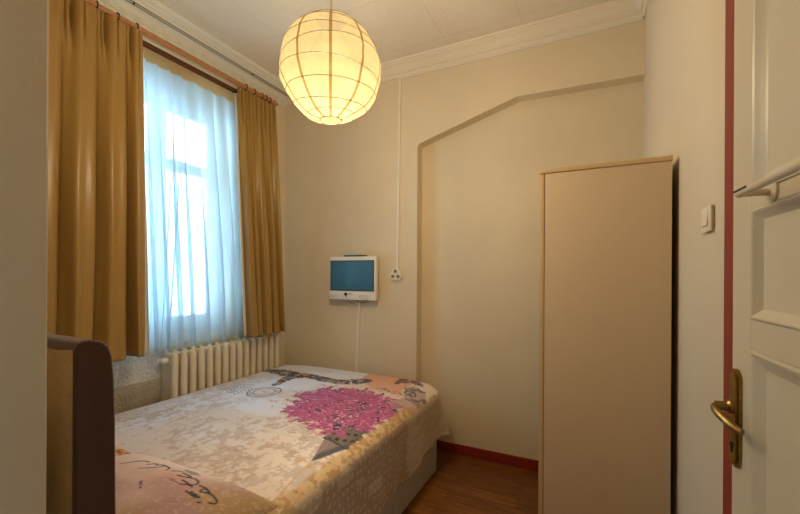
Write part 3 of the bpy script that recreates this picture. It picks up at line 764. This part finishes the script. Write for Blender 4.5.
def pillow_print(X, Y):
    C = np.ones(X.shape+(3,))*np.array(lin((212, 186, 182)))
    mixc(C, sstep(X+(.8-Y)*.5, -1.18, -1.0), (176, 144, 98), .9)
    mixc(C, sstep(vnoise(X*6, Y*9, 1), .35, .75), (176, 134, 142), .7)
    mixc(C, sstep(Y, .76, .85)*sstep(-X, 1.02, 1.25), (236, 228, 226), .8)
    mixc(C, np.exp(-(((X+1.20)/.14)**2+((Y-.80)/.06)**2)), (216, 160, 140), .5)
    mixc(C, sstep(X, -1.0, -.9)+0*Y, (150, 116, 66), .6)
    curls(C, X, Y, .042, (232, 212, 186), 7, .4, .0012, .85)
    curls(C, X+.02, Y*1.4+.013, .030, (222, 190, 170), 9, .45, .0014, .7)
    for s in SMEARS: mixc(C, inpoly(X, Y, s).astype(float), (92, 88, 92), .65)
    for i, s in enumerate(STROKES):
        mixc(C, 1-sstep(dline(X, Y, smoothpts(s)), .0022, .0044), (26, 30, 42), .95)
    return C
def peach_print(X, Y):
    C = np.ones(X.shape+(3,))*np.array(lin((208, 152, 108)))
    mixc(C, (vnoise(X*60, Y*60, 3) > .62).astype(float), (110, 80, 66), .8)
    mixc(C, (vnoise(X*30, Y*30, 4) > .6).astype(float), (236, 196, 160), .6)
    return C
def pillow(name, cx, cy, hx, hy, zb, h, fn, m, label, rz=0., n=180):
    a = np.linspace(-1, 1, n)[:, None]; b = np.linspace(-1, 1, int(n*.7))[None, :]
    P = []
    for sgn in (1, -1):
        k = (np.clip(1-np.abs(a)**3.2, 0, 1)*np.clip(1-np.abs(b)**3.0, 0, 1))**.5
        X = a*hx*(1-.045*(1-np.abs(b)**2)*np.abs(a)**8); Y = b*hy*(1-.06*(1-np.abs(a)**2)*np.abs(b)**8)
        X, Y = X*math.cos(rz)-Y*math.sin(rz), X*math.sin(rz)+Y*math.cos(rz)
        X = X+cx; Y = Y+cy
        wr = .006*(vnoise(X*9, Y*14, 77)-.5)*k+.003*(vnoise(X*30, Y*22, 78)-.5)*k
        Z = zb+(h*(.62*k)+wr if sgn > 0 else -h*.0*k)+.0*X
        P.append(np.stack([X, Y, Z], 2))
    top, bot = P
    full = np.concatenate([top, bot[:, ::-1][:, 1:]], 1)   # wrap in b
    me = grid_mesh(name, full)
    set_print(me, fn(full[..., 0], full[..., 1]))
    o = link(name, me, m, None, sharp=180)
    return tag(o, label, 'pillow')
pillow('pillow', -1.250, .706, .385, .215, .577, .122, pillow_print, M['pillowcase'], 'pink and ochre pillow with black script, on the bed nearest the camera')
pillow('pillow', -1.925, .722, .278, .200, .577, .10, peach_print, M['peachcase'], 'peach spotted pillow on the window side of the bed, mostly hidden by the headboard', n=90)

# ------------------------------------------------------------------ television corner
tv = empty('television', (-1.6780, YB, 1.28), 'small off-white flat television mounted on the back wall above the bed', 'television')
bm = BM(); box(bm, (-1.8880, 2.555, 1.1030), (-1.4580, 2.595, 1.4430), .008, 3)
box(bm, (-1.8860, 2.549, 1.1050), (-1.4600, 2.557, 1.1660), .003); box(bm, (-1.8180, 2.595, 1.1580), (-1.5280, 2.612, 1.3980), .012)
casing = obj('casing', bm, M['tv'], tv)
obj('screen', box(BM(), (-1.8700, 2.5515, 1.1780), (-1.4800, 2.5555, 1.4080), .002), M['screen'], tv, label='dark screen with a blue reflection painted in')
bm = BM()
for (lo, hi) in (((-1.8730, 2.549, 1.1740), (-1.4770, 2.5556, 1.1790)), ((-1.8730, 2.549, 1.4070), (-1.4770, 2.5556, 1.4120)), ((-1.8750, 2.549, 1.1740), (-1.8700, 2.5556, 1.4120)), ((-1.4800, 2.549, 1.1740), (-1.4750, 2.5556, 1.4120))): box(bm, lo, hi)
obj('screen_bezel', bm, M['black'], tv, label='thin black edge round the screen')
for xa, xb in ((-1.8630, -1.80), (-1.5980, -1.525)):
    bm = BM(); box(bm, (xa, 2.5475, 1.118), (xa+.002, 2.5495, 1.142))
    for i in range(3): box(bm, (xa, 2.5475, 1.119+.010*i), (xb, 2.5495, 1.1205+.010*i))
    obj('speaker_grille', bm, M['grey'], tv)
obj('control_button', box(BM(), (-1.7030, 2.546, 1.1500), (-1.6630, 2.5492, 1.1540)), M['grey'], tv)
bm = BM(); box(bm, (-1.7580, 2.612, 1.1880), (-1.5980, 2.629, 1.3480)); obj('wall_bracket', bm, M['grey'], tv)
ir = obj('infrared_receiver', lathe(BM(), [(0, 0), (.010, 0), (.013, .004), (.012, .010), (0, .013)], (-1.7230, 2.548, 1.1480), (0, -1, 0), 16), M['black'], tv, label='small black round sensor')
bm = BM()
pts = smoothpts([(-1.7230, 1.140), (-1.7100, 1.088), (-1.6830, 1.071), (-1.6580, 1.083)], 2)
tube(bm, [(x, 2.543+(.02 if z < 1.11 else 0), z) for x, z in pts], .0016, 6)
obj('sensor_wire', bm, M['cable'], ir)
stb = empty('set_top_box', (-1.6680, 2.578, 1.4440), 'slim black box lying on top of the television', 'set-top box')
obj('box_body', box(BM(), (-1.7580, 2.562, 1.4435), (-1.6130, 2.608, 1.4560), .002), M['bluegrey'], stb)
obj('box_end', box(BM(), (-1.6120, 2.562, 1.4435), (-1.5580, 2.600, 1.4530), .003), M['black'], stb, label='black plug end')
cd = empty('cable_duct', (-1.67, 2.62, .8), 'narrow white cable duct running down from the television', 'cable duct')
bm = BM(); prism(bm, [(-1.704, YB-.0005, .001), (-1.681, YB-.0005, .001), (-1.637, YB-.0005, 1.098), (-1.657, YB-.0005, 1.098)], (0, -.010, 0)); obj('duct_body', bm, M['pvc'], cd, smooth=False)
tc = obj('power_cable', tube(BM(), [(x, 2.600, z) for x, z in smoothpts([(-1.66, 1.125), (-1.65, 1.088), (-1.61, 1.075), (-1.56, 1.09), (-1.545, 1.125)], 2)], .0022, 6), M['cable'], tv, label='thin dark cable loop')

# wire duct and triple socket
wd = empty('wire_duct', (-1.30, 2.62, 2.0), 'white wire duct dropping from the cornice to the triple socket', 'cable duct')
bm = BM(); prism(bm, [(-1.319, YB-.0005, 1.335), (-1.304, YB-.0005, 1.335), (-1.2868, YB-.0005, 2.797), (-1.3028, YB-.0005, 2.797)], (0, -.011, 0))
obj('duct_body', bm, M['pvc'], wd, smooth=False)
obj('duct_top_run', box(BM(), (-1.287, YB-.008, 2.783), (XR-.012, YB-.0005, 2.7975), .001), M['pvc'], wd, smooth=False)
sk = empty('triple_socket', (-1.317, YB, 1.325), 'white three-way rounded power socket at the end of the wire duct', 'socket')
def blob(cx, cz, R, r, y0, y1):
    pts = []
    cs = [(cx+R*math.cos(PI/2+k*2*PI/3), cz+R*math.sin(PI/2+k*2*PI/3)) for k in range(3)]
    for k in range(3):
        a0 = PI/2+k*2*PI/3
        for j in range(-5, 6):
            a = a0+j*PI/3/5; pts.append((cs[k][0]+r*math.cos(a), y0, cs[k][1]+r*math.sin(a)))
    b = BM(); prism(b, pts, (0, y1-y0, 0)); return b, cs
b, cs = blob(-1.317, 1.302, .026, .027, YB-.0005, YB-.026)
body = obj('socket_body', b, M['pvc'], sk, sharp=30)
for (x, z) in cs:
    b = BM(); lathe(b, [(0, .008), (.013, .008), (.014, .0005), (.0175, -.002), (.0195, 0), (.0195, .0015)], (x, YB-.027, z), (0, 1, 0), 20)
    ring = obj('outlet', b, M['pvc'], sk)
    b = BM(); lathe(b, [(0, -.001), (.0135, -.001), (.0135, .001), (0, .001)], (x, YB-.0285, z), (0, 1, 0), 18)
    for dx in (-.006, .006): pass
    ho = obj('outlet_recess', b, mat('socket recess', (150, 132, 104), .6), ring)
    b = BM()
    for dx in (-.006, .006): lathe(b, [(0, -.001), (.0026, -.001), (.0026, .001), (0, .001)], (x+dx, YB-.030, z), (0, 1, 0), 10)
    # pins are dark holes in the recess
    b2 = b; o = obj('pin_hole', b2, M['black'], ring)

# ------------------------------------------------------------------ light switch
sw = empty('light_switch', (XR, 1.26, 1.455), 'white light switch on the right wall beside the door', 'light switch')
obj('back_box', box(BM(), (XR-.006, 1.216, 1.418), (XR-.0005, 1.302, 1.480), .001), mat('switch side beige', (206, 186, 150), .45), sw)
obj('switch_plate', box(BM(), (XR-.0095, 1.214, 1.416), (XR-.006, 1.304, 1.482), .0012, 2), M['pvc'], sw)
bm = BM(); prism(bm, [(XR-.0095, 1.236, 1.432), (XR-.0135, 1.236, 1.432), (XR-.010, 1.236, 1.470)], (0, .046, 0)); obj('rocker', bm, M['pvc'], sw, smooth=False)

# ------------------------------------------------------------------ wardrobe
wr = empty('wardrobe', (.04, 2.05, 0), 'tall plain beige wardrobe standing against the right wall, its side facing the camera', 'wardrobe')
WX0, WX1, WYa, WYb, WH = -.183, .259, 1.650, 2.520, 1.728
obj('side_panel', box(BM(), (WX0+.019, WYa, .004), (WX1, WYa+.018, WH-.019), .0012), M['ward'], wr)
obj('side_panel', box(BM(), (WX0+.019, WYb-.018, .004), (WX1, WYb, WH-.019), .0012), M['ward'], wr)
obj('top_panel', box(BM(), (WX0, WYa-.003, WH-.0175), (WX1+.002, WYb+.003, WH), .0015), M['ward_edge'], wr)
obj('back_panel', box(BM(), (WX1-.006, WYa+.0185, .05), (WX1+.001, WYb-.0185, WH-.02)), M['ward_dark'], wr, label='brown back board')
obj('plinth', box(BM(), (WX0+.05, WYa+.0185, .004), (WX0+.066, WYb-.0185, .075)), M['ward'], wr)
for (a, b) in ((WYa-.001, (WYa+WYb)/2-.0015), ((WYa+WYb)/2+.0015, WYb+.001)):
    d = obj('door', box(BM(), (WX0, a, .07), (WX0+.017, b, WH-.021), .0015), M['ward_edge'], wr)
    ky = b-.04 if a < 1.9 else a+.04
    obj('handle', tube(BM(), [(WX0-.001, ky, .90), (WX0-.022, ky, .91), (WX0-.022, ky, 1.03), (WX0-.001, ky, 1.04)], .004, 8), M['grey'], d)

# ------------------------------------------------------------------ door
HX, HY, TH = .290, .150, math.radians(3.0)
LW, LT, LZ = .808, .040, 2.05
dirs = Vector((-math.sin(TH), math.cos(TH), 0)); nrm = Vector((-math.cos(TH), -math.sin(TH), 0))
def DL(s, n, z): return Vector((HX, HY, 0))+dirs*s+nrm*n+Vector((0, 0, z))
def toleaf(bm):
    for v in bm.verts: v.co = DL(v.co.x, v.co.y, v.co.z)
    return bm
door = empty('door_1', (HX, HY, 0), None, None); door['kind'] = 'structure'
# leaf outline with moulded recesses: frame rails and stiles + recessed boards + bolection slopes
PAN = [(.085, .725, .26, 1.175), (.085, .725, 1.226, 1.417), (.085, .725, 1.442, 1.965)]
bm = BM()
box(bm, (0, -LT, .008), (.085, 0, LZ)); box(bm, (.725, -LT, .008), (LW, 0, LZ), .003)
for z0, z1 in ((.008, .26), (1.175, 1.226), (1.417, 1.442), (1.965, LZ)): box(bm, (.085, -LT, z0), (.725, 0, z1))
leaf = obj('door_leaf', toleaf(bm), M['door'], door, smooth=False)
for (a, b, z0, z1) in PAN:
    bm = BM(); w, dp = .031, .010
    # raised bead, then slope down to the recessed board
    def frame(q, n): return [(a+q, n, z0+q), (b-q, n, z0+q), (b-q, n, z1-q), (a+q, n, z1-q)]
    seq = [(0, -.004), (.002, .002), (.007, .0028), (.012, .001), (.020, -.004), (.027, -dp+.002), (w, -dp)]
    if z1-z0 < .3: seq = [(q*.62, n) for q, n in seq]
    rings = [[bm.verts.new(p) for p in frame(q, n)] for q, n in seq]
    for r0, r1 in zip(rings[:-1], rings[1:]):
        for k in range(4): bm.faces.new((r0[k], r0[(k+1) % 4], r1[(k+1) % 4], r1[k]))
    bm.faces.new(rings[-1])
    # back
    box(bm, (a-.001, -LT+.008, z0-.001), (b+.001, -dp-.002, z1+.001))
    obj('door_panel', toleaf(bm), M['door'], door, smooth=False)
# handle
bm = BM(); pts = []
s0, z0_, hh, ww = .779, 1.036, .086, .020
out = []
for k in range(9):
    a = PI*k/8; out.append((s0+ww*math.cos(a), 0, z0_+hh-.012+.018*math.sin(a)))
for k in range(9):
    a = PI+PI*k/8; out.append((s0+ww*math.cos(a), 0, z0_-hh+.012+.018*math.sin(a)))
prism(bm, out, (0, .005, 0))
out2 = [(s0+(x-s0)*.72, .004, z0_+(z-z0_)*.93) for x, y, z in out]
prism(bm, out2, (0, .005, 0))
dh = obj('door_handle', toleaf(bm), M['brass'], door, label='aged brass handle plate with lever', smooth=True, sharp=30)
bm = BM(); lathe(bm, [(0, 0), (.013, 0), (.013, .006), (.009, .010), (.0085, .026), (.0, .027)], (s0, .008, 1.056), (0, 1, 0), 18)
def smooth3(pts, n=2):
    for _ in range(n):
        q = [pts[0]]
        for a, b in zip(pts[:-1], pts[1:]):
            q += [tuple(i*.75+j*.25 for i, j in zip(a, b)), tuple(i*.25+j*.75 for i, j in zip(a, b))]
        pts = q+[pts[-1]]
    return pts
path = smooth3([(s0, .018, 1.056), (s0, .031, 1.056), (s0-.006, .037, 1.054), (s0-.024, .037, 1.048), (s0-.048, .030, 1.040), (s0-.066, .023, 1.034), (s0-.074, .018, 1.033)])
rs = [.0056+.0020*math.sin(PI*min(1, i/(len(path)-1)*1.1)) for i in range(len(path))]; rs[-1] = .004
tube(bm, path, rs, 12)
obj('lever', toleaf(bm), M['bronze'], dh)
bm = BM(); lathe(bm, [(0, 0), (.006, 0), (.006, .002), (0, .002)], (s0, .0085, .985), (0, 1, 0), 14); box(bm, (s0-.002, .009, .972), (s0+.002, .0105, .986))
obj('keyhole', toleaf(bm), M['black'], dh)
# towel rail
bm = BM()
tube(bm, [(.656, .040, 1.434), (.12, .040, 1.434)], .0065, 14)
tr_ = obj('towel_rail', toleaf(bm), M['door'], door, label='cream painted towel rail across the door')
for s in (.652, .14):
    bm = BM(); tube(bm, [(s, .002, 1.434), (s, .039, 1.434)], .006, 12)
    lathe(bm, [(0, 0), (.021, 0), (.0205, .003), (.017, .0045), (0, .005)], (s, .0005, 1.434), (0, 1, 0), 28)
    obj('rail_post', toleaf(bm), M['door'], tr_)
bm = BM(); box(bm, (.612, .0455, 1.4355), (.656, .0475, 1.4385)); obj('chipped_paint', toleaf(bm), M['black'], tr_, label='dark chipped strip at the rail end')
# frame in the wall
bm = BM()
box(bm, (XR-.010, .982, 0), (XR+.12, 1.103, 2.20), .003); box(bm, (XR-.010, .0, 0), (XR+.12, .118, 2.20), .003); box(bm, (XR-.010, .118, 2.085), (XR+.12, .982, 2.20), .003)
obj('door_frame', bm, M['red'], door, label='red painted door frame')
for z in (.25, 1.80): obj('hinge', tube(BM(), [DL(-.006, -.01, z), DL(-.006, -.01, z+.09)], .007, 10), M['brass'], door)

# ------------------------------------------------------------------ paper lantern
LC = Vector((-.966, 1.310, 2.142)); LR = .208
lamp = empty('paper_lantern', LC, 'round cream rice-paper lantern glowing below the ceiling', 'pendant lamp')
def lrad(t):       # t from 0 (top) to 1 (bottom): radius, height
    th = t*PI
    r = LR*math.sin(th)**.94; z = LR*.995*math.cos(th)
    r *= 1-.05*max(0, (t-.55)/.45)
    return r, z
tt0, tt1 = .085, .935
nh = 10
hts = [tt0+(tt1-tt0)*k/(nh-1) for k in range(nh)]
nu, nv = 96, 121
P = np.zeros((nu, nv, 3)); rg = random.Random(5)
tilt = [(rg.uniform(-.05, .05), rg.uniform(0, 6.28)) for _ in range(nh)]
def lp(u, t):
    # paper dips inward between hoops and between the 10 gores
    k = (t-tt0)/(tt1-tt0)*(nh-1); sag = abs(math.sin(k*PI)); r, z = lrad(t)
    g = abs(math.sin(u*5))
    r = r*(1-.012*sag)-.0016*g*math.sin(t*PI)
    z = z+.010*math.sin(u+1.0)*math.sin(t*PI)*math.sin(k*1.7)
    return Vector((LC.x+r*math.cos(u), LC.y+r*math.sin(u), LC.z+z))
for i in range(nu):
    for j in range(nv):
        P[i, j] = lp(2*PI*i/nu, tt0+(tt1-tt0)*j/(nv-1))
o = link('paper_shade', grid_mesh('paper_shade', P, closed_u=True), M['paper'], lamp, sharp=180)
for k, t in enumerate(hts):
    bm = BM(); pts = []
    am = .0 if k in (0, nh-1) else rg.choice((-1, 1))*rg.uniform(.015, .045); ph = rg.uniform(0, 6.28)
    for i in range(96):
        u = 2*PI*i/96; p = lp(u, min(tt1, max(tt0, t+am*math.sin(u+ph)))); d = Vector((p.x-LC.x, p.y-LC.y, (p.z-LC.z)*.8)).normalized()
        pts.append(p+d*.0012)
    tube(bm, pts, (.0012 if k not in (0, nh-1) else .0020), 5, closed=True); obj('hoop', bm, M['wire'], o)
bm = BM()
for g in range(10):
    u0 = g*PI/5+.31
    prev = None
    for j in range(61):
        t = tt0+(tt1-tt0)*j/60; w = .0056/max(lrad(t)[0], .03)
        a = lp(u0-w, t); b = lp(u0+w, t)
        da = (a-LC).normalized()*.0009; cur = (bm.verts.new(a+da), bm.verts.new(b+da))
        if prev: bm.faces.new((prev[0], prev[1], cur[1], cur[0]))
        prev = cur
obj('glued_seams', bm, M['seam'], o, label='darker doubled paper seams')
obj('cord', tube(BM(), [LC+Vector((0, 0, .135)), Vector((LC.x, LC.y, ZC-.03))], .0032, 8), M['cord'], lamp)
obj('ceiling_rose', lathe(BM(), [(0, -.04), (.012, -.038), (.04, -.012), (.045, 0), (0, 0)], (LC.x, LC.y, ZC-.0005), (0, 0, 1), 24), M['pvc'], lamp)
ld = bpy.data.lights.new('lantern_bulb', 'POINT'); ld.energy = 52; ld.color = (1, .84, .62); ld.shadow_soft_size = .05
lo = bpy.data.objects.new('lantern_bulb', ld); COL.objects.link(lo); lo.location = (LC.x, LC.y, LC.z-.070)

# ------------------------------------------------------------------ daylight and added fill light
w = bpy.data.worlds.new('sky'); SC.world = w; w.use_nodes = True
bg = w.node_tree.nodes['Background']; bg.inputs[0].default_value = (.44, .76, 1, 1); bg.inputs[1].default_value = 14
pl = bpy.data.lights.new('window_portal', 'AREA'); pl.shape = 'RECTANGLE'; pl.size = 1.7; pl.size_y = .96; pl.cycles.is_portal = True
po = bpy.data.objects.new('window_portal', pl); COL.objects.link(po); po.location = (-2.70, 1.58, 1.75); po.rotation_euler = (0, -PI/2, 0)

pe = empty('added_fill_lamp', (-.24, -.75, ZC), 'added unseen round white fill lamp in the entrance passage', 'fill lamp')  # unseen fixture, added to carry fill light behind the camera
obj('fill_lamp_base', lathe(BM(), [(0, -.02), (.12, -.02), (.12, 0), (0, 0)], (-.24, -.75, ZC-.0005), (0, 0, 1), 28), M['pvc'], pe)
al = bpy.data.lights.new('added_fill_light', 'AREA'); al.shape = 'DISK'; al.size = .22; al.energy = 3; al.color = (1, .80, .55)
ao = bpy.data.objects.new('added_fill_light', al); COL.objects.link(ao); ao.location = (-.24, -.75, ZC-.03)

# ------------------------------------------------------------------ camera
cam = bpy.data.cameras.new('camera'); co = bpy.data.objects.new('camera', cam); COL.objects.link(co)
F = 387.; yaw = math.atan(190/F); roll = math.radians(.3)
fw = Vector((-math.sin(yaw), math.cos(yaw), 0)); rt0 = Vector((math.cos(yaw), math.sin(yaw), 0)); up0 = Vector((0, 0, 1))
rt = rt0*math.cos(roll)+up0*math.sin(roll); up = up0*math.cos(roll)-rt0*math.sin(roll)
mt = Matrix((rt, up, -fw)).transposed().to_4x4(); mt.translation = (0, 0, 1.3)
co.matrix_world = mt
cam.sensor_fit = 'HORIZONTAL'; cam.sensor_width = 36; cam.lens = 36*F/800; cam.shift_y = 18/800; cam.clip_start = .02
SC.camera = co
SC.view_settings.view_transform = 'Standard'; SC.view_settings.look = 'None'; SC.view_settings.gamma = 1
SC.view_settings.exposure = .10
